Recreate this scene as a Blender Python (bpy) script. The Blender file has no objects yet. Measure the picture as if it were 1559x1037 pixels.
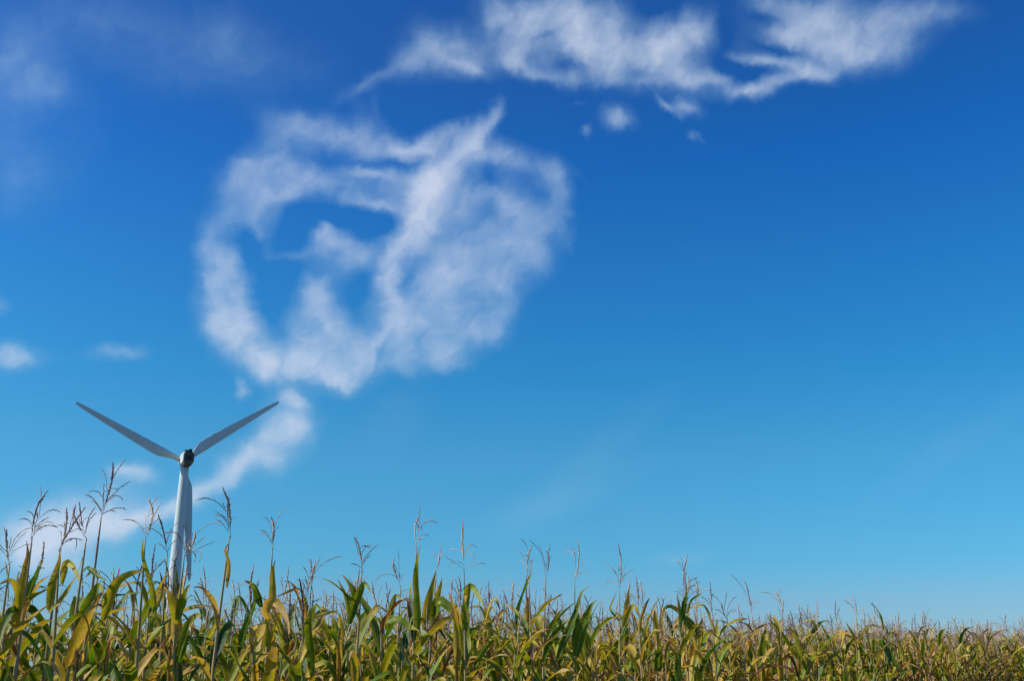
import bpy, bmesh, math, random
import numpy as np
from mathutils import Vector, Matrix

rad = math.radians
scene = bpy.context.scene
col = scene.collection

# ------------------------------------------------------------------ helpers
def link(o, parent=None):
    col.objects.link(o)
    if parent is not None:
        o.parent = parent
    return o

def mesh_from(name, verts, faces, mat=None, smooth=True, attrs=None):
    me = bpy.data.meshes.new(name)
    me.from_pydata([tuple(v) for v in verts], [], faces)
    if mat:
        me.materials.append(mat)
    if smooth:
        me.polygons.foreach_set('use_smooth', [True] * len(me.polygons))
    for k, vals in (attrs or {}).items():
        a = me.attributes.new(k, 'FLOAT', 'POINT')
        a.data.foreach_set('value', np.asarray(vals, dtype=np.float32))
    me.update()
    return me

def empty(name, loc=(0, 0, 0), rz=0):
    o = bpy.data.objects.new(name, None)
    o.location = loc
    o.rotation_euler = (0, 0, rz)
    o.empty_display_size = 0.2
    return link(o)

def tag(o, label=None, category=None, group=None, kind=None):
    if label: o['label'] = label
    if category: o['category'] = category
    if group: o['group'] = group
    if kind: o['kind'] = kind
    return o

class Shape:
    """verts, faces and point attributes collected for one mesh"""
    def __init__(self, keys=()):
        self.v, self.f, self.a = [], [], {k: [] for k in keys}
    def add(self, verts, faces, **attrs):
        n = len(self.v)
        self.v.extend(verts)
        self.f.extend([tuple(i + n for i in f) for f in faces])
        for k in self.a:
            x = attrs.get(k, 0.0)
            self.a[k].extend(list(x) if hasattr(x, '__len__') else [x] * len(verts))
    def mesh(self, name, mat, smooth=True):
        return mesh_from(name, self.v, self.f, mat, smooth, self.a)

def tube(path, radii, sides=6, cap=True):
    """a tube round a list of points"""
    P = [Vector(p) for p in path]
    vs, fs = [], []
    up = Vector((0.31, 0.12, 0.94)).normalized()
    for i, p in enumerate(P):
        t = (P[min(i + 1, len(P) - 1)] - P[max(i - 1, 0)]).normalized()
        a = t.cross(up)
        if a.length < 1e-3:
            a = t.cross(Vector((1, 0, 0)))
        a.normalize()
        b = t.cross(a)
        for k in range(sides):
            th = 2 * math.pi * k / sides
            vs.append(p + (a * math.cos(th) + b * math.sin(th)) * radii[i])
    for i in range(len(P) - 1):
        for k in range(sides):
            k2 = (k + 1) % sides
            fs.append((i * sides + k, i * sides + k2, (i + 1) * sides + k2, (i + 1) * sides + k))
    if cap:
        fs.append(tuple(reversed(range(sides))))
        fs.append(tuple(range((len(P) - 1) * sides, len(P) * sides)))
    return vs, fs

# ------------------------------------------------------------------ camera
EYE = Vector((0, 0, 1.75))
PITCH = rad(17.47)
cam = bpy.data.cameras.new('camera')
cam.sensor_width = 36.0
cam.lens = 36.947
cam.clip_end = 20000
cam_o = link(bpy.data.objects.new('camera', cam))
cam_o.location = EYE
cam_o.rotation_euler = (rad(90) + PITCH, 0, 0)
scene.camera = cam_o

def ray(px, py):
    """direction through a point of the 1559 x 1037 photograph, scaled to one metre of depth"""
    f = 1600.0
    F = Vector((0, math.cos(PITCH), math.sin(PITCH)))
    U = Vector((0, -math.sin(PITCH), math.cos(PITCH)))
    d = F + Vector((1, 0, 0)) * ((px - 779.5) / f) + U * ((518.5 - py) / f)
    return d / d.y

# ------------------------------------------------------------------ nodes
def new_mat(name):
    m = bpy.data.materials.new(name)
    m.use_nodes = True
    m.node_tree.nodes.clear()
    return m, m.node_tree

class NT:
    def __init__(self, tree):
        self.t = tree
    def n(self, kind, **props):
        x = self.t.nodes.new(kind)
        for k, v in props.items():
            setattr(x, k, v)
        return x
    def put(self, node, i, v):
        s = node.inputs[i]
        if isinstance(v, bpy.types.NodeSocket):
            self.t.links.new(v, s)
        elif v is not None:
            s.default_value = v
    def math(self, op, a, b=None, c=None, clamp=False):
        x = self.n('ShaderNodeMath', operation=op, use_clamp=clamp)
        self.put(x, 0, a); self.put(x, 1, b); self.put(x, 2, c)
        return x.outputs[0]
    def vmath(self, op, a, b=None):
        x = self.n('ShaderNodeVectorMath', operation=op)
        self.put(x, 0, a); self.put(x, 1, b)
        return x.outputs['Value'] if op in ('DOT_PRODUCT', 'LENGTH') else x.outputs[0]
    def noise(self, vec, scale, detail=3.0, rough=0.55, dist=0.0, color=False):
        x = self.n('ShaderNodeTexNoise')
        self.put(x, 'Vector', vec)
        x.inputs['Scale'].default_value = scale
        x.inputs['Detail'].default_value = detail
        x.inputs['Roughness'].default_value = rough
        x.inputs['Distortion'].default_value = dist
        return x.outputs['Color' if color else 'Fac']
    def ramp(self, fac, stops, interp='LINEAR'):
        x = self.n('ShaderNodeValToRGB')
        r = x.color_ramp
        r.interpolation = interp
        while len(r.elements) < len(stops):
            r.elements.new(0.5)
        for e, (p, c) in zip(r.elements, stops):
            e.position = p
            e.color = (*c, 1) if len(c) == 3 else c
        self.put(x, 0, fac)
        return x.outputs[0]
    def mix(self, fac, a, b, mode='MIX'):
        x = self.n('ShaderNodeMix', data_type='RGBA', blend_type=mode)
        self.put(x, 0, fac); self.put(x, 6, a); self.put(x, 7, b)
        return x.outputs[2]
    def range(self, v, a, b, c=0.0, d=1.0, smooth=False):
        x = self.n('ShaderNodeMapRange', interpolation_type='SMOOTHSTEP' if smooth else 'LINEAR')
        self.put(x, 0, v); self.put(x, 1, a); self.put(x, 2, b); self.put(x, 3, c); self.put(x, 4, d)
        return x.outputs[0]
    def attr(self, name):
        x = self.n('ShaderNodeAttribute', attribute_name=name)
        return x.outputs['Fac']

def lin(r, g, b):
    f = lambda c: (c / 255 / 12.92) if c / 255 <= 0.04045 else ((c / 255 + 0.055) / 1.055) ** 2.4
    return (f(r), f(g), f(b))

# ------------------------------------------------------------------ daylight
SUN_AZ = rad(-101)         # measured from +Y towards +X: the sun stands off to the left
SUN_EL = rad(38)
sun_dir = Vector((math.sin(SUN_AZ) * math.cos(SUN_EL), math.cos(SUN_AZ) * math.cos(SUN_EL), math.sin(SUN_EL)))
sl = bpy.data.lights.new('sun', 'SUN')
sl.energy = 5.0
sl.angle = rad(0.53)
sl.color = (1.0, 0.95, 0.86)
so = link(bpy.data.objects.new('sun', sl))
so.rotation_euler = sun_dir.to_track_quat('Z', 'Y').to_euler()
so.location = (-60, 0, 60)

# cloud puffs in the sky: azimuth, elevation, long radius, short radius, tilt (all degrees), density
# PUFFS BEGIN
PUFFS = [
    (-13.38, 28.41, 1.58, 0.69, 169, 0.279), (-11.04, 28.11, 1.85, 0.62, 176, 0.295), (-8.49, 27.71, 1.64, 0.69, 177, 0.295), (-6.12, 27.42, 1.57, 0.42, 178, 0.295), (-12.84, 28.87, 0.52, 0.31, 163, 0.123),
    (-8.73, 28.62, 0.91, 0.54, 67, 0.148), (-8.19, 29.68, 1.03, 0.27, 111, 0.082), (-13.88, 27.51, 0.98, 0.47, -174, 0.205), (-15.62, 25.96, 1.25, 0.68, -156, 0.344), (-13.57, 26.07, 1.5, 0.61, -174, 0.279),
    (-11.28, 25.93, 1.52, 0.48, 177, 0.246), (-16.07, 24.89, 0.95, 0.75, -172, 0.328), (-14.38, 24.55, 1.32, 0.69, -152, 0.344), (-12.74, 25.11, 0.96, 0.42, -148, 0.279), (-14.77, 23.48, 0.95, 0.89, -169, 0.344),
    (-16.5, 23.64, 0.68, 0.65, 87, 0.23), (-16.94, 22.57, 0.79, 0.68, -172, 0.38), (-17.25, 21.33, 0.62, 0.6, 86, 0.46), (-16.57, 20.54, 0.83, 0.71, 94, 0.46), (-16.93, 19.47, 0.89, 0.63, 95, 0.4),
    (-16.54, 18.29, 0.97, 0.84, 95, 0.56), (-15.28, 17.88, 0.9, 0.78, 95, 0.42), (-16.64, 17.42, 0.69, 0.49, 65, 0.3), (-15.64, 16.81, 0.91, 0.76, 155, 0.62), (-14.26, 16.21, 0.92, 0.83, 160, 0.6),
    (-13.68, 15.55, 0.99, 0.56, 159, 0.55), (-12.45, 15.77, 1.07, 0.7, -177, 0.55), (-11, 15.42, 1.08, 0.63, 173, 0.6), (-9.74, 15.41, 0.94, 0.63, 173, 0.5), (-9.53, 14.86, 0.72, 0.35, 168, 0.5),
    (-8.64, 15.28, 0.87, 0.5, -178, 0.3), (-13.96, 21.64, 0.49, 0.36, 94, 0.16), (-12.85, 21.49, 0.95, 0.24, -171, 0.22), (-14.59, 22.63, 0.41, 0.36, 93, 0.2), (-10.9, 22.82, 0.71, 0.63, 62, 0.62),
    (-9.93, 22.4, 0.82, 0.49, 171, 0.42), (-11.58, 21.83, 0.74, 0.42, -176, 0.3), (-8.78, 22, 0.98, 0.49, -177, 0.36), (-9.87, 21.34, 1.12, 0.35, -177, 0.2), (-11.2, 19.92, 0.81, 0.7, -176, 0.48),
    (-11.28, 18.86, 0.91, 0.88, 94, 0.5), (-10.44, 18.2, 0.92, 0.8, 94, 0.4), (-12.05, 17.76, 0.84, 0.65, 94, 0.36), (-10.35, 16.8, 1.23, 0.63, -177, 0.4), (-9.68, 17.89, 0.85, 0.81, 95, 0.3),
    (-10.57, 20.49, 0.81, 0.32, -158, 0.2), (-8.33, 16.36, 0.95, 0.71, -160, 0.42), (-8.21, 17.96, 1.06, 0.74, 93, 0.26), (-0.99, 29.69, 0.63, 0.31, 63, 0.4), (-1.66, 28.99, 0.86, 0.38, 57, 0.5),
    (-2.57, 28.19, 0.96, 0.52, -136, 0.5), (-3.55, 27.3, 1.13, 0.73, -143, 0.5), (-4.51, 26.4, 0.99, 0.86, -159, 0.56), (-5.47, 25.67, 1.01, 0.7, -178, 0.5), (-5.13, 24.63, 1.2, 0.85, 78, 0.8),
    (-5.71, 23.55, 0.99, 0.92, 90, 0.66), (-5.95, 22.49, 0.92, 0.92, 63, 0.42), (-6.89, 22.27, 0.53, 0.42, -177, 0.36), (-7.16, 21.2, 0.92, 0.6, 92, 0.72), (-6.87, 19.79, 0.92, 0.68, 92, 0.5),
    (-6.75, 18.37, 1, 0.89, 93, 0.52), (-7.45, 17.28, 0.79, 0.51, 60, 0.4), (-7.77, 16.2, 0.59, 0.57, 177, 0.3), (-7.44, 26.18, 1.63, 0.31, 178, 0.45), (-8.81, 26.31, 0.93, 0.21, 176, 0.24),
    (-7.02, 25.43, 1.31, 0.49, 172, 0.36), (-8.53, 24.72, 1.15, 0.32, 173, 0.42), (-7.37, 24.43, 1, 0.32, 172, 0.3), (-4.95, 27.88, 1.33, 0.45, -163, 0.36), (-3.58, 28.68, 1.18, 0.35, -162, 0.34),
    (-6.12, 27.49, 1.42, 0.35, -177, 0.22), (-3.51, 25.2, 1.17, 1.05, -178, 0.286), (-1.97, 27.5, 0.86, 0.49, 166, 0.302), (0.02, 27.34, 1.18, 0.56, 168, 0.319), (2, 26.7, 0.94, 0.63, 165, 0.353),
    (2.85, 25.57, 1.05, 0.55, 89, 0.302), (2.36, 24.17, 0.93, 0.85, 179, 0.336), (-1.36, 25.59, 1.09, 0.42, -167, 0.286), (0.02, 25.07, 1.17, 0.49, 171, 0.353), (-2.33, 24.88, 0.7, 0.63, -179, 0.235),
    (0.8, 24.19, 1.31, 0.65, 158, 0.386), (-0.56, 23.83, 1.32, 0.78, -180, 0.319), (0.41, 22.95, 1.16, 0.71, 180, 0.37), (-3.47, 23.62, 1.08, 0.99, -178, 0.302), (-2.3, 22.58, 1.54, 0.78, -166, 0.386),
    (-4.39, 21.65, 1.07, 0.99, 91, 0.286), (-3.05, 21.32, 1.53, 0.93, -170, 0.353), (-0.56, 21.7, 1.31, 1.07, -180, 0.302), (1.17, 22.06, 1, 0.92, 179, 0.269), (-4.56, 20.58, 1.29, 0.85, -178, 0.353),
    (-2.27, 20.09, 1.37, 1, -179, 0.286), (-0.55, 20.28, 1.22, 0.91, 72, 0.37), (-3.77, 19.35, 1.51, 0.86, -179, 0.353), (-5.28, 19.49, 1.07, 0.9, 92, 0.319), (-5.24, 18.06, 1.27, 1, -179, 0.353),
    (-3.37, 18.1, 1.5, 0.86, -179, 0.336), (-1.67, 17.95, 1.05, 0.72, -180, 0.37), (-0.92, 18.31, 0.75, 0.57, -180, 0.218), (-6.32, 16.78, 0.74, 0.71, 179, 0.252), (-4.83, 16.64, 1.49, 0.64, -179, 0.37),
    (-3.34, 16.67, 1.12, 0.64, -179, 0.319), (-6.1, 15.9, 1.1, 0.43, -178, 0.252), (-3.52, 16.06, 0.82, 0.32, -179, 0.21), (3.04, 23.1, 0.71, 0.39, 89, 0.118), (3.42, 22.67, 0.35, 0.23, 89, 0.118),
    (1.94, 21.69, 0.64, 0.54, 89, 0.118), (4.16, 26.24, 0.74, 0.19, 132, 0.05), (3.53, 24.32, 0.31, 0.21, 179, 0.101), (-1.48, 26.71, 0.53, 0.39, 112, -0.15), (0.81, 26.12, 0.44, 0.38, 140, -0.07),
    (1.79, 25.34, 0.68, 0.29, 144, -0.09), (-7.35, 16.75, 0.93, 0.18, 66, -0.34), (-6.43, 25.11, 0.62, 0.18, 172, -0.1), (-10.1, 25.42, 0.45, 0.25, 159, -0.14), (-10.97, 26.92, 1.3, 0.24, -180, -0.12),
    (-7.08, 26.75, 1.95, 0.17, -180, -0.13), (-5.12, 27.08, 0.94, 0.14, -167, -0.08), (-10.2, 23.78, 1.74, 0.38, 179, -0.42), (-7.9, 23.56, 0.76, 0.39, -177, -0.38), (-12.59, 23.05, 0.67, 0.62, -172, -0.4),
    (-14.97, 21.9, 0.66, 0.4, 103, -0.55), (-13.31, 20.3, 0.73, 0.7, -174, -0.4), (-13.74, 18.7, 0.77, 0.57, 94, -0.3), (-8.77, 20.34, 0.92, 0.59, 76, -0.22), (-8.8, 18.64, 0.71, 0.44, 93, -0.16),
    (-5.35, 21.62, 1.24, 0.3, 55, -0.12), (-3.03, 20.25, 0.53, 0.36, -179, -0.14), (-6.25, 20.35, 0.5, 0.3, 70, -0.18), (-14.8, 14.23, 0.35, 0.34, 140, 0.575), (-15.12, 14.76, 0.24, 0.21, -178, 0.287),
    (-12.35, 14.23, 0.6, 0.35, 168, 0.575), (-11.79, 13.84, 0.64, 0.31, 173, 0.345), (-12.56, 13.1, 0.91, 0.77, -180, 0.575), (-12.05, 12.32, 0.9, 0.7, -159, 0.644), (-13.38, 11.4, 0.89, 0.7, -142, 0.644),
    (-13.27, 12.27, 0.49, 0.48, 139, 0.345), (-14.68, 10.48, 0.94, 0.55, -147, 0.69), (-15.62, 9.58, 0.86, 0.48, -147, 0.644), (-16.72, 8.79, 0.91, 0.44, -152, 0.598), (-17.8, 8.07, 0.96, 0.44, -155, 0.529),
    (-19.03, 7.42, 1.07, 0.43, -157, 0.506), (-20.39, 6.83, 1.05, 0.53, -162, 0.506), (-12.47, 10.74, 1.03, 0.56, -153, 0.253), (-21.94, 6.79, 1.23, 0.84, 179, 0.391), (-22.44, 5.81, 1.33, 0.83, 180, 0.483),
    (-24.01, 6.37, 1.19, 0.82, 179, 0.391), (-24.17, 5.26, 1.29, 0.69, -180, 0.391), (-21.44, 7.79, 1.24, 0.65, -178, 0.184), (-25.06, 5.38, 0.88, 0.74, 170, 0.276), (-19.92, 8.36, 0.95, 0.46, -178, 0.138),
    (-22.31, 4.7, 1.8, 0.44, -178, 0.23), (-19.91, 9.76, 0.77, 0.37, -177, 0.598), (-20.72, 9.84, 0.57, 0.3, -177, 0.345), (-19.24, 9.46, 0.52, 0.33, -179, 0.287), (-20.78, 8.97, 0.82, 0.46, -178, 0.138),
    (-26.66, 15.01, 0.9, 0.55, -173, 0.632), (-25.89, 14.94, 0.79, 0.39, -173, 0.287), (-27.3, 17.36, 0.39, 0.32, -171, 0.322), (-21.05, 15.78, 0.92, 0.3, -174, 0.437), (-21.85, 15.56, 0.52, 0.23, -174, 0.184),
    (-22.95, 15.28, 1.91, 0.33, -174, 0.069), (-27.05, 28.33, 1.5, 1.07, -178, 0.167), (-26.21, 28.28, 0.87, 0.63, -165, 0.1), (-28.41, 29.54, 1.65, 1.51, -147, 0.232), (-28.43, 26.69, 2.18, 1.27, 98, 0.186),
    (-17.58, 32.37, 1.82, 1.28, -170, 0.197), (-18.86, 30.39, 3.33, 0.97, -171, 0.105), (-24.92, 32.2, 3.15, 1.23, -168, 0.139), (-21.95, 31.51, 2.16, 1.26, -169, 0.07), (-26.37, 23.88, 1.93, 1.28, -168, 0.105),
    (-27.57, 23.33, 1.59, 1.26, 95, 0.116), (-14.01, 31.35, 3.49, 1.31, -173, 0.093), (-24.75, 26.46, 1.69, 1.59, -150, 0.07), (-9.17, 30.86, 0.61, 0.28, -148, 0.18), (-7.89, 31.48, 1.02, 0.31, -159, 0.26),
    (-6.3, 32.14, 1.1, 0.55, -155, 0.3), (-4.9, 32.7, 1.39, 0.93, -177, 0.34), (-3.27, 32.92, 1.39, 0.8, -178, 0.26), (-2.43, 31.94, 0.88, 0.31, 165, 0.32), (-3.66, 32.08, 1.22, 0.47, -178, 0.18),
    (-5.76, 33.82, 1.23, 0.79, -177, 0.1), (-10.4, 30.2, 0.75, 0.35, -143, 0.1), (-9.39, 29.77, 0.69, 0.39, 119, 0.08), (-0.81, 34.94, 1.08, 0.72, -180, 0.54), (-1.43, 34.28, 0.58, 0.46, -179, 0.2),
    (0.64, 34.12, 1.16, 0.92, 180, 0.46), (-0.39, 32.96, 1.15, 0.67, -180, 0.34), (0.43, 32.96, 0.77, 0.39, 57, 0.24), (0.43, 32.19, 0.96, 0.34, 164, 0.36), (1.33, 31.72, 0.56, 0.24, 160, 0.24),
    (2.07, 32.61, 0.98, 0.87, 178, 0.3), (2.87, 31.49, 1.05, 0.34, 171, 0.3), (3.76, 31.33, 0.57, 0.47, 178, 0.3), (-1.82, 32.12, 1.06, 0.47, -179, 0.2), (1.69, 34.76, 1.25, 0.85, 179, 0.36),
    (3.56, 34.89, 1.33, 0.85, 178, 0.55), (3.82, 33.9, 1.15, 0.85, 178, 0.62), (4.54, 33.05, 1.21, 0.74, 166, 0.62), (5.95, 32.49, 1.22, 0.67, 171, 0.54), (5.71, 31.6, 1.13, 0.47, 177, 0.4),
    (6.8, 33.27, 1.06, 0.66, 176, 0.36), (7.15, 32.09, 1.05, 0.6, 176, 0.36), (6.23, 34.45, 1.15, 0.85, 176, 0.34), (7.9, 31.04, 1.6, 0.27, 176, 0.25), (8.39, 32.68, 0.81, 0.73, 173, 0.28),
    (9.18, 32.3, 0.96, 0.79, 174, 0.48), (9.83, 33.07, 1.03, 0.8, -179, 0.52), (11.07, 33.62, 0.93, 0.67, -172, 0.5), (11.62, 32.92, 0.65, 0.56, 89, 0.28), (10.13, 31.56, 1.35, 0.53, 168, 0.48),
    (11.27, 30.89, 1.18, 0.4, 167, 0.46), (12.82, 30.65, 1.09, 0.4, 166, 0.42), (14.32, 30.06, 0.84, 0.27, 178, 0.52), (15.5, 30.35, 1.13, 0.37, -177, 0.46), (17.03, 30.49, 1.12, 0.33, -179, 0.46),
    (18.5, 30.12, 0.67, 0.29, 163, 0.44), (19.07, 30.3, 0.44, 0.23, 171, 0.2), (14.85, 31.59, 1.16, 0.26, 167, 0.46), (16.35, 31.24, 1.29, 0.29, 162, 0.4), (17.64, 30.83, 1.12, 0.26, 159, 0.3),
    (7.47, 34.55, 1.48, 0.78, 176, 0.12), (8.89, 30.81, 2.39, 0.47, 176, 0.14), (12.38, 30.02, 1.55, 0.33, 175, 0.14), (16.06, 34.03, 1.31, 0.51, 157, 0.416), (16.5, 32.69, 1.15, 0.42, 160, 0.452),
    (17.62, 32.37, 1.21, 0.84, 159, 0.452), (18.79, 32.68, 1.35, 0.95, 169, 0.488), (19.36, 31.13, 1.26, 0.71, 159, 0.452), (20.59, 32.07, 1.47, 1.14, 167, 0.416), (21.16, 30.84, 1.23, 0.64, 170, 0.416),
    (22.4, 31.9, 1.44, 1.06, 167, 0.343), (23.92, 32.41, 1.56, 0.74, 168, 0.326), (25.33, 32.36, 1.18, 0.43, 167, 0.235), (18.53, 33.68, 1.9, 0.63, 171, 0.271), (22.97, 30.84, 0.89, 0.65, -171, 0.217),
    (26.66, 31.98, 1.02, 0.55, 166, 0.09), (2.29, 33.7, 0.82, 0.17, -173, -0.22), (8.5, 34.64, 1.63, 0.65, 176, -0.2), (13.22, 33.08, 1.11, 0.55, 92, -0.16), (13.95, 31.1, 1.08, 0.3, 170, -0.28),
    (16.42, 31.88, 1.14, 0.16, 157, -0.2), (15.61, 33.45, 0.7, 0.32, 161, -0.2), (3.09, 32.42, 0.88, 0.31, 159, -0.14), (12.53, 31.84, 0.55, 0.53, 162, -0.15), (7.42, 33.57, 0.81, 0.26, 176, -0.12),
    (6.35, 29.4, 0.67, 0.48, 166, 0.4), (6.82, 29.04, 0.4, 0.31, 176, 0.16), (10.6, 29.61, 0.66, 0.37, 164, 0.48), (9.15, 29.85, 0.59, 0.15, 133, 0.36), (9.99, 29.31, 0.52, 0.21, 142, 0.2),
    (10.88, 28.02, 0.34, 0.17, 155, 0.36), (4.58, 28.72, 0.31, 0.2, 75, 0.32), (11.52, 27.73, 0.37, 0.11, 140, 0.1), (9.61, 29.58, 0.31, 0.24, 175, 0.12), (4.05, 30.11, 0.4, 0.1, -169, 0.1),
    (9.11, 5.76, 1.17, 0.3, -176, 0.272), (4.36, 10.97, 5.74, 0.92, -140, 0.113), (2.88, 8.88, 4.29, 0.84, -161, 0.136), (22.72, 10.49, 4.84, 0.76, -149, 0.113), (-6.55, 13.04, 2.13, 1.44, 50, 0.113),
    (-12, 25.28, 1.89, 0.69, -175, 0.26), (-9.52, 25.29, 1.15, 0.49, 180, 0.26), (-13.62, 26.68, 1.51, 0.54, -174, 0.22), (-14.79, 25.02, 0.96, 0.68, -173, 0.14), (-15.57, 20.11, 1.17, 0.64, 95, 0.34),
    (-15.23, 18.58, 1.04, 0.71, 95, 0.34), (-14.37, 17.6, 0.77, 0.71, 71, 0.32), (-15.91, 21.12, 0.48, 0.43, 94, 0.2), (-12.14, 16.52, 1.07, 0.7, -177, 0.34), (-10.32, 16.09, 1.3, 0.63, -177, 0.3),
    (-8.74, 17.4, 0.73, 0.71, 179, 0.22), (-9.14, 21.63, 1.13, 0.49, -177, 0.2), (-1.57, 27.86, 1.02, 0.49, 165, 0.2), (-3.13, 26.26, 0.94, 0.84, -178, 0.16), (-3.58, 28.85, 0.95, 0.35, -166, 0.12),
    (-10.29, 28.51, 1.55, 0.48, 174, 0.12), (-7.11, 27.68, 1.17, 0.41, 176, 0.14), (-23.17, 6.89, 1.79, 0.77, -169, 0.2), (-21.46, 7.95, 1.54, 0.85, -167, 0.22), (-23.91, 5.59, 1.48, 0.94, 179, 0.2),
    (-20.45, 7.35, 1.24, 0.53, -162, 0.2), (-19.66, 8.87, 1.28, 0.73, -178, 0.12), (-24.95, 6.8, 1.17, 0.82, 179, 0.14), (-11.53, 12.52, 1.05, 0.7, 94, 0.2), (-12.8, 10.56, 0.82, 0.63, -148, 0.2),
    (-15.23, 10.96, 0.87, 0.55, -147, 0.16), (0.41, 26.47, 1.03, 0.77, 180, 0.16), (-0.97, 27.51, 0.95, 0.49, 173, 0.12), (-9.84, 20.71, 1.27, 0.7, -177, 0.1), (-8.29, 19.55, 0.85, 0.75, 93, 0.08),
    (-12.99, 18.4, 0.7, 0.58, 94, 0.1), (-7.01, 25.08, 1.55, 0.7, -177, 0.12), (2.7, 26.1, 0.77, 0.47, 89, 0.18), (1.56, 22.23, 0.78, 0.62, 90, 0.14), (-0.17, 19.21, 0.87, 0.53, 68, 0.16),
    (-1.29, 17.41, 0.6, 0.36, -180, 0.14), (-24.11, 7.16, 1.79, 0.95, -178, 0.16), (-22.42, 8.22, 1.82, 0.78, -166, 0.12), (11.42, 32.94, 2.39, 0.98, 175, 0.1), (12.68, 33.79, 1.59, 0.97, 173, 0.1),
    (-22.65, 31.38, 5.36, 1.89, -169, 0.05), (-22.87, 6.91, 2.09, 0.84, -162, 0.2), (-20.14, 7.37, 1.55, 0.6, -159, 0.18), (-24.25, 5.89, 1.48, 0.94, 179, 0.16), (-16.72, 8.79, 0.98, 0.48, -152, 0.16),
    (-13.87, 11.03, 1.02, 0.7, -142, 0.14), (-11.81, 28.04, 2.3, 0.89, 178, 0.1), (-7.1, 27.34, 1.96, 0.69, -177, 0.08), (-9.42, 26.86, 2.32, 0.55, -176, 0.08), (-12.64, 26.26, 2.27, 0.89, -175, 0.08),
    (-11.86, 23.21, 1.49, 0.83, -175, 0.06), (-13.3, 20.13, 1.19, 0.87, 94, 0.06), (-8.68, 20.06, 1.2, 0.82, 93, 0.08), (0.85, 33.46, 2.06, 1.32, 180, 0.1), (6.19, 33.31, 2.04, 1.32, 177, 0.08),
    (12.13, 31.88, 2.36, 0.79, 174, 0.1), (16.06, 32.09, 1.92, 0.78, 172, 0.08), (-3.27, 33.09, 1.64, 1, -178, 0.1), (-5.71, 32.67, 1.6, 0.81, -163, 0.08), (6.43, 29.33, 0.79, 0.48, 170, 0.14),
    (10.47, 29.51, 0.7, 0.37, 168, 0.12), (-1.76, 26.99, 0.95, 0.84, -179, 0.15), (1.28, 25.66, 0.86, 0.56, 179, 0.12), (-3.5, 24.85, 1.01, 0.91, -178, 0.12), (-23.87, 5.27, 2.07, 0.94, -179, 0.16),
    (-21.65, 6.97, 1.52, 0.65, -167, 0.14), (-24.66, 6.82, 1.18, 0.94, 175, 0.1), (7.44, 33.9, 2.04, 0.98, 176, 0.1), (21.75, 32.5, 2.18, 0.94, 169, 0.08),
]
# PUFFS END

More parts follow.
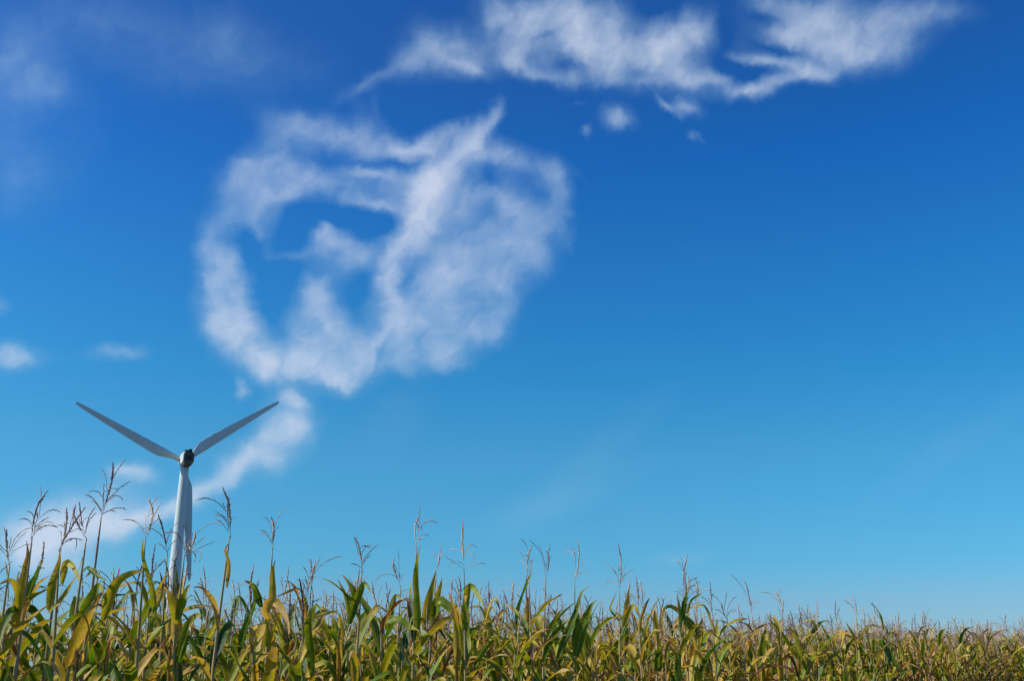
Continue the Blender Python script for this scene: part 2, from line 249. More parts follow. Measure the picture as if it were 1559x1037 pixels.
SKY_GAIN = [    # elevation in degrees: how this clear autumn air filters the Sky Texture's red, green and blue
    (-2.0, (.55, .71, 1.09)), (0.0, (.50, .73, 1.11)), (3.4, (.43, .765, 1.13)), (5.4, (.305, .84, 1.17)), (9.4, (.275, .92, 1.22)), (11.0, (.275, .94, 1.23)),
    (15.3, (.165, .915, 1.315)), (21.0, (.135, .835, 1.43)), (27.0, (.093, .705, 1.46)), (32.5, (.13, .62, 1.32)), (36.0, (.13, .62, 1.33)), (60.0, (.13, .55, 1.2)),
]
STRENGTH = 0.1
SPREAD = 1.17
CLOUD_GAIN, CLOUD_THIN, CLOUD_THICK = 1.2, (150, 192, 225), (208, 219, 238)
def build_world():
    w = bpy.data.worlds.new('World')
    scene.world = w
    w.use_nodes = True
    t = w.node_tree
    t.nodes.clear()
    N = NT(t)
    co = N.n('ShaderNodeTexCoord').outputs['Generated']
    sep = N.n('ShaderNodeSeparateXYZ')
    t.links.new(co, sep.inputs[0])
    X, Y, Z = sep.outputs
    az = N.math('DEGREES', N.math('ARCTAN2', X, Y))
    el = N.math('DEGREES', N.math('ARCSINE', Z))
    comb = N.n('ShaderNodeCombineXYZ')
    N.put(comb, 0, az); N.put(comb, 1, el)
    ang = comb.outputs[0]
    # clear sky: the Sky Texture, its colour corrected by elevation
    sky = N.n('ShaderNodeTexSky', sky_type='NISHITA')
    sky.sun_disc = False
    sky.sun_elevation = SUN_EL
    sky.sun_rotation = SUN_AZ
    sky.altitude = 200
    sky.air_density = 1.0
    sky.dust_density = 0.4
    sky.ozone_density = 2.0
    lo, hi = SKY_GAIN[0][0], SKY_GAIN[-1][0]
    gain = N.ramp(N.range(el, lo, hi), [((e - lo) / (hi - lo), tuple(x / 2 for x in c)) for e, c in SKY_GAIN])
    # a touch milkier towards the sun's side
    side = N.range(az, -30.0, 20.0, 1.0, 0.0)
    sv = N.n('ShaderNodeCombineXYZ')
    side = N.math('MULTIPLY', side, N.range(el, 3.0, 15.0))
    N.put(sv, 0, N.math('MULTIPLY', side, 0.06)); N.put(sv, 1, N.math('MULTIPLY', side, 0.05)); N.put(sv, 2, N.math('MULTIPLY', side, 0.03))
    gain = N.vmath('ADD', N.vmath('MULTIPLY', gain, (2, 2, 2)), sv.outputs[0])
    base = N.vmath('MULTIPLY', sky.outputs[0], gain)
    # clouds: domain-warped soft puffs, broken by streaky noise
    w1 = N.vmath('SUBTRACT', N.noise(ang, 0.30, 2.0, 0.5, color=True), (0.5, 0.5, 0.5))
    w2 = N.vmath('SUBTRACT', N.noise(ang, 0.85, 3.0, 0.55, color=True), (0.5, 0.5, 0.5))
    pos = N.vmath('ADD', ang, N.vmath('MULTIPLY', w1, (0.45, 0.4, 0)))
    pos = N.vmath('ADD', pos, N.vmath('MULTIPLY', w2, (1.0, 0.9, 0)))
    # wind-drawn texture, running up to the right
    mp = N.n('ShaderNodeMapping', vector_type='TEXTURE')
    t.links.new(pos, mp.inputs[0])
    mp.inputs[2].default_value = (0, 0, rad(32))
    mp.inputs[3].default_value = (1.3, 0.95, 1)
    n1 = N.noise(mp.outputs[0], 0.72, 4.0, 0.50, 0.5)
    n2 = N.noise(mp.outputs[0], 1.9, 4.0, 0.6, 0.3)
    grain = N.math('MULTIPLY', N.range(n1, 0.25, 0.75, 0.68, 1.25), N.range(n2, 0.3, 0.7, 0.93, 1.07))
    posx = N.n('ShaderNodeSeparateXYZ')
    t.links.new(pos, posx.inputs[0])

    def sky_cell(puffs):
        """the sky where only these puffs reach"""
        if not puffs:
            bg = N.n('ShaderNodeBackground')
            bg.inputs[1].default_value = STRENGTH
            N.put(bg, 0, base)
            return bg.outputs[0]
        g_tree = bpy.data.node_groups.new('sky_cell', 'ShaderNodeTree')
        g_tree.interface.new_socket('place', in_out='INPUT', socket_type='NodeSocketVector')
        g_tree.interface.new_socket('grain', in_out='INPUT', socket_type='NodeSocketFloat')
        g_tree.interface.new_socket('clear', in_out='INPUT', socket_type='NodeSocketColor')
        g_tree.interface.new_socket('sky', in_out='OUTPUT', socket_type='NodeSocketShader')
        G = NT(g_tree)
        gi = G.n('NodeGroupInput')
        acc = gi.outputs[0]          # x, y: the place in the sky; z gathers the cloud's density, puff by puff
        for a, e, r1, r2, tilt, wt in puffs:
            mp = G.n('ShaderNodeMapping', vector_type='TEXTURE')
            mp.inputs[1].default_value = (a, e, 0)
            mp.inputs[2].default_value = (0, 0, rad(tilt))
            mp.inputs[3].default_value = (r1 * SPREAD, r2 * SPREAD, 1e6)
            G.put(mp, 0, acc)
            d = G.vmath('DOT_PRODUCT', mp.outputs[0], mp.outputs[0])
            g = G.math('POWER', 0.3679, d)
            ma = G.n('ShaderNodeVectorMath', operation='MULTIPLY_ADD')
            ma.inputs[1].default_value = (0, 0, wt)
            G.put(ma, 0, g)
            G.put(ma, 2, acc)
            acc = ma.outputs[0]
        fin = G.n('ShaderNodeSeparateXYZ')
        G.put(fin, 0, acc)
        dens = G.math('MAXIMUM', G.math('MULTIPLY_ADD', fin.outputs[2], gi.outputs[1], -0.02), 0.0)
        alpha = G.math('SUBTRACT', 1.0, G.math('POWER', 0.3679, G.math('MULTIPLY', G.math('POWER', dens, 1.22), CLOUD_GAIN)))
        cc = G.mix(G.range(alpha, 0.15, 0.8), (*[x / STRENGTH for x in lin(*CLOUD_THIN)], 1), (*[x / STRENGTH for x in lin(*CLOUD_THICK)], 1))
        bg = G.n('ShaderNodeBackground')
        bg.inputs[1].default_value = STRENGTH
        G.put(bg, 0, G.mix(alpha, gi.outputs[2], cc))
        go = G.n('NodeGroupOutput')
        G.put(go, 0, bg.outputs[0])
        node = N.n('ShaderNodeGroup')
        node.node_tree = g_tree
        N.put(node, 0, pos); N.put(node, 1, grain); N.put(node, 2, base)
        return node.outputs[0]

    REACH = 2.4 * SPREAD
    ext = []
    for p in PUFFS:
        c, s_ = math.cos(rad(p[4])), math.sin(rad(p[4]))
        ext.append((REACH * math.hypot(p[2] * c, p[3] * s_), REACH * math.hypot(p[2] * s_, p[3] * c)))
    def inside(ids, bx):
        return [i for i in ids if PUFFS[i][0] + ext[i][0] > bx[0] and PUFFS[i][0] - ext[i][0] < bx[1] and PUFFS[i][1] + ext[i][1] > bx[2] and PUFFS[i][1] - ext[i][1] < bx[3]]
    def divide(ids, bx, depth):
        """halve the sky until few puffs reach each piece, so that each look into it stays cheap"""
        best = None
        if len(ids) > 10 and depth < 9:
            area = (bx[1] - bx[0]) * (bx[3] - bx[2])
            for ax in (0, 1):
                lo_, hi_ = bx[2 * ax], bx[2 * ax + 1]
                edges = sorted(v for i in ids for v in (PUFFS[i][ax] - ext[i][ax], PUFFS[i][ax] + ext[i][ax]) if lo_ + 0.8 < v < hi_ - 0.8)
                for v in edges[::max(1, len(edges) // 24)]:
                    b1, b2 = list(bx), list(bx)
                    b1[2 * ax + 1] = v; b2[2 * ax] = v
                    i1, i2 = inside(ids, b1), inside(ids, b2)
                    f = (v - lo_) / (hi_ - lo_)
                    cost = f * len(i1) + (1 - f) * len(i2)
                    if best is None or cost < best[0]:
                        best = (cost, ax, v, b1, b2, i1, i2)
        if best is None or best[0] > len(ids) - 0.6:
            return sky_cell([PUFFS[i] for i in ids])
        _c, ax, v, b1, b2, i1, i2 = best
        mx = N.n('ShaderNodeMixShader')
        N.put(mx, 0, N.math('GREATER_THAN', posx.outputs[ax], v))
        t.links.new(divide(i1, b1, depth + 1), mx.inputs[1])
        t.links.new(divide(i2, b2, depth + 1), mx.inputs[2])
        return mx.outputs[0]
    out = N.n('ShaderNodeOutputWorld')
    t.links.new(divide(list(range(len(PUFFS))), [-180, 180, -90, 90], 0), out.inputs[0])
    print('sky nodes', len(t.nodes))
    w.cycles.sampling_method = 'MANUAL'
    w.cycles.sample_map_resolution = 256
build_world()

# ------------------------------------------------------------------ materials
def mat_leaf():
    m, t = new_mat('corn_leaf')
    N = NT(t)
    dry = N.attr('dry'); uu = N.attr('across'); lid = N.attr('tone')
    oi = N.n('ShaderNodeObjectInfo')
    rnd = N.math('FRACT', N.math('ADD', oi.outputs['Random'], lid))
    geo = N.n('ShaderNodeNewGeometry')
    tc = N.n('ShaderNodeTexCoord').outputs['Object']
    big = N.noise(tc, 7.0, 3.0, 0.6)
    fine = N.noise(tc, 55.0, 3.0, 0.6)
    d = N.math('ADD', dry, N.math('MULTIPLY', N.math('SUBTRACT', big, 0.5), 0.48))
    d = N.math('ADD', d, N.math('MULTIPLY', N.math('SUBTRACT', rnd, 0.5), 0.16))
    edge = N.math('POWER', N.math('ABSOLUTE', uu), 6.0)
    d = N.math('ADD', d, N.math('MULTIPLY', edge, 0.10))
    spots = N.range(N.noise(tc, 26.0, 2.0, 0.5), 0.60, 0.70, 0.0, 0.26, True)
    d = N.math('ADD', d, N.math('MULTIPLY', spots, N.range(big, 0.35, 0.65)))
    c = N.ramp(d, [(0.0, (0.022, 0.075, 0.006)), (0.17, (0.072, 0.165, 0.007)), (0.36, (0.235, 0.280, 0.011)), (0.52, (0.50, 0.365, 0.024)),
                   (0.64, (0.50, 0.30, 0.05)), (0.76, (0.60, 0.41, 0.14)), (0.88, (0.38, 0.17, 0.045)), (1.0, (0.12, 0.05, 0.02))])
    # pale midrib and fine lengthwise veins
    rib = N.range(N.math('ABSOLUTE', uu), 0.05, 0.12, 1.0, 0.0, True)
    c = N.mix(N.math('MULTIPLY', rib, 0.45), c, (0.42, 0.45, 0.18, 1))
    vein = N.math('SINE', N.math('MULTIPLY', uu, 46.0))
    v = N.math('ADD', 1.0, N.math('MULTIPLY', vein, 0.07))
    v = N.math('MULTIPLY', v, N.range(fine, 0.3, 0.7, 0.82, 1.16))
    v = N.math('MULTIPLY', v, N.range(rnd, 0.0, 1.0, 0.78, 1.2))
    vv = N.n('ShaderNodeCombineXYZ')
    for i in range(3): N.put(vv, i, v)
    c = N.vmath('MULTIPLY', c, vv.outputs[0])
    p = N.n('ShaderNodeBsdfPrincipled')
    N.put(p, 'Base Color', c)
    p.inputs['Roughness'].default_value = 0.48
    p.inputs['Specular IOR Level'].default_value = 0.38
    bump = N.n('ShaderNodeBump')
    bump.inputs['Strength'].default_value = 0.25
    bump.inputs['Distance'].default_value = 0.004
    N.put(bump, 'Height', N.math('ADD', fine, N.math('MULTIPLY', vein, 0.35)))
    t.links.new(bump.outputs[0], p.inputs['Normal'])
    tr = N.n('ShaderNodeBsdfTranslucent')
    N.put(tr, 0, N.vmath('MULTIPLY', c, (1.45, 1.35, 0.6)))
    ms = N.n('ShaderNodeMixShader')
    ms.inputs[0].default_value = 0.35
    t.links.new(p.outputs[0], ms.inputs[1]); t.links.new(tr.outputs[0], ms.inputs[2])
    o = N.n('ShaderNodeOutputMaterial')
    t.links.new(ms.outputs[0], o.inputs[0])
    return m

def mat_simple(name, stops, scale=12.0, rough=0.6, detail=4.0, spec=0.3, bump=0.0, rand=0.0, stretch=(1, 1, 1)):
    m, t = new_mat(name)
    N = NT(t)
    tc = N.n('ShaderNodeTexCoord').outputs['Object']
    tc = N.vmath('MULTIPLY', tc, stretch)
    f = N.noise(tc, scale, detail, 0.6)
    if rand:
        oi = N.n('ShaderNodeObjectInfo')
        f = N.math('ADD', f, N.math('MULTIPLY', N.math('SUBTRACT', oi.outputs['Random'], 0.5), rand))
    c = N.ramp(f, stops)
    p = N.n('ShaderNodeBsdfPrincipled')
    N.put(p, 'Base Color', c)
    p.inputs['Roughness'].default_value = rough
    p.inputs['Specular IOR Level'].default_value = spec
    if bump:
        b = N.n('ShaderNodeBump')
        b.inputs['Strength'].default_value = bump
        b.inputs['Distance'].default_value = 0.02
        N.put(b, 'Height', f)
        t.links.new(b.outputs[0], p.inputs['Normal'])
    o = N.n('ShaderNodeOutputMaterial')
    t.links.new(p.outputs[0], o.inputs[0])
    return m

LEAF = mat_leaf()
STALK = mat_simple('corn_stalk', [(0.3, (0.22, 0.22, 0.06)), (0.48, (0.34, 0.27, 0.12)), (0.62, (0.38, 0.26, 0.15)), (0.78, (0.20, 0.10, 0.08))], 9, 0.5, rand=0.3, stretch=(1, 1, 0.35))
TASSEL = mat_simple('corn_tassel', [(0.3, (0.18, 0.125, 0.12)), (0.5, (0.36, 0.26, 0.21)), (0.7, (0.58, 0.44, 0.28))], 14, 0.75, rand=0.5)
HUSK = mat_simple('corn_husk', [(0.3, (0.30, 0.26, 0.10)), (0.6, (0.42, 0.33, 0.17))], 20, 0.6, stretch=(1, 1, 0.2))
SILK = mat_simple('corn_silk', [(0.3, (0.06, 0.03, 0.015)), (0.7, (0.14, 0.07, 0.03))], 60, 0.8)
SOIL = mat_simple('soil', [(0.3, (0.075, 0.055, 0.035)), (0.5, (0.12, 0.09, 0.055)), (0.7, (0.16, 0.14, 0.06))], 1.3, 0.95, 8.0, 0.1, bump=0.6)
PAINT = mat_simple('turbine_white_paint', [(0.3, (0.56, 0.63, 0.60)), (0.7, (0.62, 0.69, 0.66))], 0.6, 0.42, 5.0, 0.4, stretch=(1, 1, 0.15))
NAC_SHADE = mat_simple('nacelle_shade_tone', [(0.3, (0.085, 0.088, 0.066)), (0.7, (0.12, 0.122, 0.095))], 0.8, 0.55)  # darkened nacelle colour: shade of its unlit rear and underside painted in
DARK = mat_simple('dark_metal', [(0.3, (0.02, 0.022, 0.025)), (0.7, (0.04, 0.042, 0.045))], 3, 0.5)

# ------------------------------------------------------------------ ground
def build_ground():
    # one sheet reaching the horizon, finer near the camera, with gentle clods and swells
    rings = [0, 1.5, 3, 4.5, 6, 8, 10, 13, 17, 22, 30, 42, 60, 90, 140, 220, 400, 800, 1600, 3200, 6500]
    seg = 72
    rnd = random.Random(4)
    vs, fs = [Vector((0, 0, 0))], []
    for r in rings[1:]:
        for k in range(seg):
            a = 2 * math.pi * k / seg
            z = (rnd.random() - 0.5) * 0.05 if r < 60 else 0.0
            if r >= 90:
                z = -min(6.0, (r - 60) * 0.01) * (0.6 + 0.4 * math.sin(a * 3 + r))
            vs.append(Vector((r * math.cos(a), r * math.sin(a), z)))
    for k in range(seg):
        fs.append((0, 1 + k, 1 + (k + 1) % seg))
    for i in range(len(rings) - 2):
        for k in range(seg):
            a, b2 = 1 + i * seg + k, 1 + i * seg + (k + 1) % seg
            fs.append((a, a + seg, b2 + seg, b2))
    o = link(bpy.data.objects.new('ground', mesh_from('ground', vs, fs, SOIL)))
    tag(o, kind='structure')
build_ground()

# ------------------------------------------------------------------ wind turbine
HUB = Vector((-83.76, 264.34, 52.68))
YAW, TILT, PHASE, CONE = 0.593, 0.032, 0.137, -0.057
R_ROTOR = 30.0
def build_turbine():
    n = Vector((-math.sin(YAW) * math.cos(TILT), math.cos(YAW) * math.cos(TILT), math.sin(TILT)))   # rotor axis, pointing away from the camera
    e = n.cross(Vector((0, 0, 1))).normalized()
    u = e.cross(n)
    nh = Vector((n.x, n.y, 0)).normalized()
    base = HUB - nh * 2.1
    base.z = 0
    root = empty('wind_turbine', base)
    tag(root, 'white three-bladed wind turbine rising behind the corn field', 'wind turbine')
    ztop = HUB.z - 1.75
    # tower: tapering steel tube in bolted sections
    zs = [-7.0] + [ztop * k / 30 for k in range(31)]
    prof = []
    for z in zs:
        r = 1.86 - 0.84 * max(0, z) / ztop
        prof.append((z, r))
    sh = Shape()
    S = 48
    vs = [Vector((r * math.cos(2 * math.pi * k / S), r * math.sin(2 * math.pi * k / S), z)) for z, r in prof for k in range(S)]
    fs = [(i * S + k, i * S + (k + 1) % S, (i + 1) * S + (k + 1) % S, (i + 1) * S + k) for i in range(len(prof) - 1) for k in range(S)]
    fs.append(tuple(range((len(prof) - 1) * S, len(prof) * S)))
    sh.add(vs, fs)
    tower = link(bpy.data.objects.new('tower', sh.mesh('tower', PAINT)), root)
    for frac in (0.34, 0.68, 0.985):
        z = ztop * frac
        r = 1.86 - 0.84 * frac
        vs, fs = tube([(0, 0, z - 0.07), (0, 0, z + 0.07)], [r + 0.035, r + 0.035], 48)
        link(bpy.data.objects.new('flange', mesh_from('flange', vs, fs, PAINT)), tower)
    rel = lambda p: p - base
    # nacelle: chamfered housing, blunt rear end towards the camera
    c0 = HUB - base
    def frame(s, x, z):          # s along the axis towards the back, x sideways, z up
        return c0 - n * s + e * x + u * z
    def section(w, top, bot, ch, chb):
        return [(-w, bot + chb), (-w, top - ch), (-w + ch, top), (w - ch, top), (w, top - ch), (w, bot + chb), (w - chb * 1.2, bot), (-w + chb * 1.2, bot)]
    secs = [(0.75, section(0.80, 1.0, -1.05, 0.35, 0.4)), (1.0, section(1.12, 1.45, -1.5, 0.4, 0.5)), (2.4, section(1.36, 1.75, -1.78, 0.4, 0.55)), (4.0, section(1.40, 1.75, -1.74, 0.4, 0.7)),
            (4.65, section(1.36, 1.70, -1.45, 0.4, 0.85))]
    def shell(name, secs, mat, parent):
        vs = [frame(s, x, z) for s, sec in secs for x, z in sec]
        fs = [(i * 8 + k, i * 8 + (k + 1) % 8, (i + 1) * 8 + (k + 1) % 8, (i + 1) * 8 + k) for i in range(len(secs) - 1) for k in range(8)]
        fs += [tuple(reversed(range(8))), tuple(range((len(secs) - 1) * 8, len(secs) * 8))]
        return link(bpy.data.objects.new(name, mesh_from(name, vs, fs, mat, smooth=False)), parent)
    nac = shell('nacelle', secs, PAINT, root)
    shell('rear_shade_cover', [(4.652, section(1.37, 1.71, -1.46, 0.4, 0.85)), (5.0, section(1.30, 1.62, -1.25, 0.4, 0.85))], NAC_SHADE, nac)  # shell over the back face, its shade put into the dark colour
    shell('belly_shade_cover', [(1.3, section(1.0, -1.2, -1.86, 0.15, 0.3)), (4.0, section(1.0, -1.2, -1.84, 0.15, 0.3)), (4.6, section(0.95, -1.0, -1.56, 0.1, 0.2))], NAC_SHADE, nac)  # underside shell, shade likewise painted in as a dark tone
    def box(name, s0, s1, x0, x1, z0, z1, mat, parent):
        vs = [frame(s, x, z) for s in (s0, s1) for x in (x0, x1) for z in (z0, z1)]
        fs = [(0, 1, 3, 2), (4, 6, 7, 5), (0, 4, 5, 1), (2, 3, 7, 6), (0, 2, 6, 4), (1, 5, 7, 3)]
        bm = bmesh.new()
        bv = [bm.verts.new(v) for v in vs]
        for f in fs: bm.faces.new([bv[i] for i in f])
        bmesh.ops.recalc_face_normals(bm, faces=bm.faces)
        bmesh.ops.bevel(bm, geom=list(bm.edges), offset=0.05, segments=2, affect='EDGES')
        me = bpy.data.meshes.new(name); bm.to_mesh(me); bm.free()
        me.materials.append(mat)
        return link(bpy.data.objects.new(name, me), parent)
    box('roof_cooler', 3.7, 4.6, -0.95, 0.85, 1.70, 2.25, DARK, nac)
    box('roof_hatch', 3.8, 4.5, 0.05, 0.8, 2.255, 2.6, DARK, nac)
    box('rear_grille', 4.98, 5.05, -0.75, 0.75, -0.4, 0.9, DARK, nac)
    vs, fs = tube([frame(3.4, -0.7, 1.7), frame(3.4, -0.7, 2.9)], [0.05, 0.04], 8)
    link(bpy.data.objects.new('wind_vane_mast', mesh_from('wind_vane_mast', vs, fs, DARK)), nac)
    # yaw collar under the housing
    zb = ztop
    vs, fs = tube([(0, 0, zb - 0.02), (0, 0, zb + 0.45)], [1.12, 1.2], 40)
    link(bpy.data.objects.new('yaw_collar', mesh_from('yaw_collar', vs, fs, PAINT)), nac)
    # hub with rounded nose
    S = 36
    prof = [(0.75, 0.75), (0.55, 0.95), (0.0, 1.08), (-0.7, 1.02), (-1.2, 0.82), (-1.6, 0.52), (-1.8, 0.22), (-1.85, 0.02)]
    vs = [c0 - n * s + (e * math.cos(2 * math.pi * k / S) + u * math.sin(2 * math.pi * k / S)) * r for s, r in prof for k in range(S)]
    fs = [(i * S + k, (i + 1) * S + k, (i + 1) * S + (k + 1) % S, i * S + (k + 1) % S) for i in range(len(prof) - 1) for k in range(S)]
    fs += [tuple(range(S)), tuple(reversed(range((len(prof) - 1) * S, len(prof) * S)))]
    hub = link(bpy.data.objects.new('hub', mesh_from('hub', vs, fs, PAINT)), root)
    # blades
    # r/R, chord ahead of the axis, chord behind it, thickness, twist(deg)
    st = [(0.030, 0.62, 0.62, 1.24, 0), (0.07, 0.62, 0.62, 1.2, 14), (0.11, 0.66, 0.85, 1.0, 14), (0.16, 0.70, 1.30, 0.78, 13), (0.21, 0.70, 1.70, 0.62, 11), (0.26, 0.66, 1.74, 0.52, 9.5),
          (0.34, 0.64, 1.66, 0.42, 8), (0.45, 0.58, 1.48, 0.32, 6), (0.58, 0.51, 1.24, 0.23, 4), (0.72, 0.43, 1.00, 0.16, 2.5), (0.86, 0.35, 0.74, 0.11, 1), (0.95, 0.28, 0.54, 0.08, 0.3), (0.985, 0.21, 0.40, 0.06, 0), (1.0, 0.09, 0.16, 0.03, 0)]
    for a0 in (150, 30, -90):
        a = rad(a0) + PHASE
        ax = (e * math.cos(a) + u * math.sin(a)) * math.cos(CONE) + n * math.sin(CONE)
        ccw = (-e * math.sin(a) + u * math.cos(a))          # towards the trailing edge
        thick = ax.cross(ccw).normalized()
        M = 24
        vs, fs = [], []
        for rr, le, te, th, tw in st:
            p = c0 + ax * (R_ROTOR * rr)
            tw_ = rad(tw * 0.4)
            cd = ccw * math.cos(tw_) + thick * math.sin(tw_)
            td = thick * math.cos(tw_) - ccw * math.sin(tw_)
            round_ = max(0.0, min(1.0, (0.18 - rr) / 0.12))
            for k in range(M):
                q = 2 * math.pi * k / M
                x = math.cos(q)
                y = math.sin(q)
                cx = (te * (1 + 0.12 * (1 - round_)) if x > 0 else le) * x
                sharp = (1 - max(0, x) ** 1.5) * (1 - round_) + round_
                vs.append(p + cd * cx + td * (y * th * 0.5 * sharp))
        for i in range(len(st) - 1):
            for k in range(M):
                fs.append((i * M + k, i * M + (k + 1) % M, (i + 1) * M + (k + 1) % M, (i + 1) * M + k))
        fs += [tuple(reversed(range(M))), tuple(range((len(st) - 1) * M, len(st) * M))]
        link(bpy.data.objects.new('blade', mesh_from('blade', vs, fs, PAINT)), root)
build_turbine()

# CORN BEGIN
# ------------------------------------------------------------------ corn
LEAF_KEYS = ('dry', 'across', 'tone')
US = (-1.0, -0.5, 0.0, 0.5, 1.0)

def leaf_width(s):
    if s < 0.22:
        return 0.5 + 0.5 * math.sin(s / 0.22 * math.pi / 2)
    return max(0.0, 1 - ((s - 0.22) / 0.78) ** 1.9)

def leaf_shape(rnd, pts, sides, norms, width, dry, fold, wave, waves, tip_dry=0.5):
    """a blade along pts; sides and norms are its frame at each point"""
    n = len(pts)
    sh = Shape(LEAF_KEYS)
    tone = rnd.random()
    ph1, ph2 = rnd.random() * 6.28, rnd.random() * 6.28
    vs, dr, ac = [], [], []
    for i, (p, S, N_) in enumerate(zip(pts, sides, norms)):
        s = i / (n - 1)
        w = max(0.0015, width * leaf_width(s) * (1 + 0.06 * math.sin(9 * s + ph1)))
        f = fold * (1 - 0.75 * s) + 0.08
        for u in US:
            ph = ph1 if u < 0 else ph2
            rip = wave * width * abs(u) ** 2 * math.sin(waves * 6.28 * s + ph) * min(1, s * 4) * (1 - 0.5 * s)
            vs.append(p + S * (u * w * 0.5 * math.cos(f * abs(u))) + N_ * (abs(u) * w * 0.5 * math.sin(f) + rip))
            ac.append(u)
            dr.append(min(1.0, max(0.0, dry + tip_dry * max(0, s - 0.45) ** 1.5 * 2.2)))
    fs = []
    for i in range(n - 1):
        for k in range(4):
            fs.append((i * 5 + k, i * 5 + k + 1, i * 5 + 6 + k, i * 5 + 5 + k))
    sh.add(vs, fs, dry=dr, across=ac, tone=tone)
    return sh

def grown_leaf(rnd, base, phi, a0, length, width, bend, power, kink, twist, dry, fold, wave, n=15):
    """a leaf that leaves the stalk at an angle a0 from upright and arches over"""
    p = Vector(base)
    pts, sides, norms = [], [], []
    ks = rnd.uniform(0.35, 0.7)
    drift = rnd.uniform(-0.5, 0.5)
    ds = length / (n - 1)
    for i in range(n):
        s = i / (n - 1)
        th = a0 + bend * s ** power + (kink * min(1.0, max(0.0, (s - ks) / 0.10)))
        th = min(th, rad(176))
        az = phi + drift * s * s
        T = Vector((math.sin(th) * math.cos(az), math.sin(th) * math.sin(az), math.cos(th)))
        S = Vector((-math.sin(az), math.cos(az), 0))
        N_ = S.cross(T) * -1
        R = Matrix.Rotation(twist * s ** 1.3, 3, T)
        pts.append(p.copy()); sides.append(R @ S); norms.append(R @ N_)
        p = p + T * ds
    return leaf_shape(rnd, pts, sides, norms, width, dry, fold, wave, rnd.uniform(1.6, 3.2))

def spline(P, n):
    """n points evenly along a smooth curve through P"""
    Q = [P[0] * 2 - P[1]] + list(P) + [P[-1] * 2 - P[-2]]
    dense = []
    for i in range(1, len(Q) - 2):
        a, b, c, d = Q[i - 1], Q[i], Q[i + 1], Q[i + 2]
        for k in range(12):
            t = k / 12
            dense.append(0.5 * ((b * 2) + (c - a) * t + (a * 2 - b * 5 + c * 4 - d) * t * t + (b * 3 - a - c * 3 + d) * t ** 3))
    dense.append(P[-1])
    L = [0.0]
    for i in range(1, len(dense)):
        L.append(L[-1] + (dense[i] - dense[i - 1]).length)
    out, j = [], 0
    for i in range(n):
        x = L[-1] * i / (n - 1)
        while j < len(L) - 2 and L[j + 1] < x:
            j += 1
        f = (x - L[j]) / max(1e-9, L[j + 1] - L[j])
        out.append(dense[j].lerp(dense[j + 1], min(1, f)))
    return out

def shaped_leaf(rnd, P, width, dry, turn, n=16):
    """a leaf along a given curve, broad side turned mostly to the open edge of the field"""
    pts = spline(P, n)
    sides, norms = [], []
    tw = rnd.uniform(-0.7, 0.7)
    for i, p in enumerate(pts):
        T = (pts[min(n - 1, i + 1)] - pts[max(0, i - 1)]).normalized()
        out_ = Vector((0.05, -1, 0.05))
        S = T.cross(out_)
        if S.length < 1e-3:
            S = Vector((1, 0, 0))
        S.normalize()
        N_ = S.cross(T)
        R = Matrix.Rotation(turn + tw * i / n, 3, T)
        sides.append(R @ S); norms.append(R @ N_)
    return leaf_shape(rnd, pts, sides, norms, width, dry, 0.45, 0.10, rnd.uniform(1.2, 2.4), 0.25)

def stalk_shape(rnd, P, nodes):
    """cane with swollen nodes and leaf sheaths, thinning to the tassel's neck"""
    pts = spline(P, 34)
    top = P[-1].z
    rads = []
    for p in pts:
        f = p.z / top
        r = 0.0125 * (1 - f) ** 0.6 + 0.0027
        near = min(abs(p.z - z) for z in nodes) if nodes else 1
        r *= 1 + 0.28 * math.exp(-(near / 0.022) ** 2)
        rads.append(r)
    vs, fs = tube(pts, rads, 7)
    sh = Shape()
    sh.add(vs, fs)
    return sh

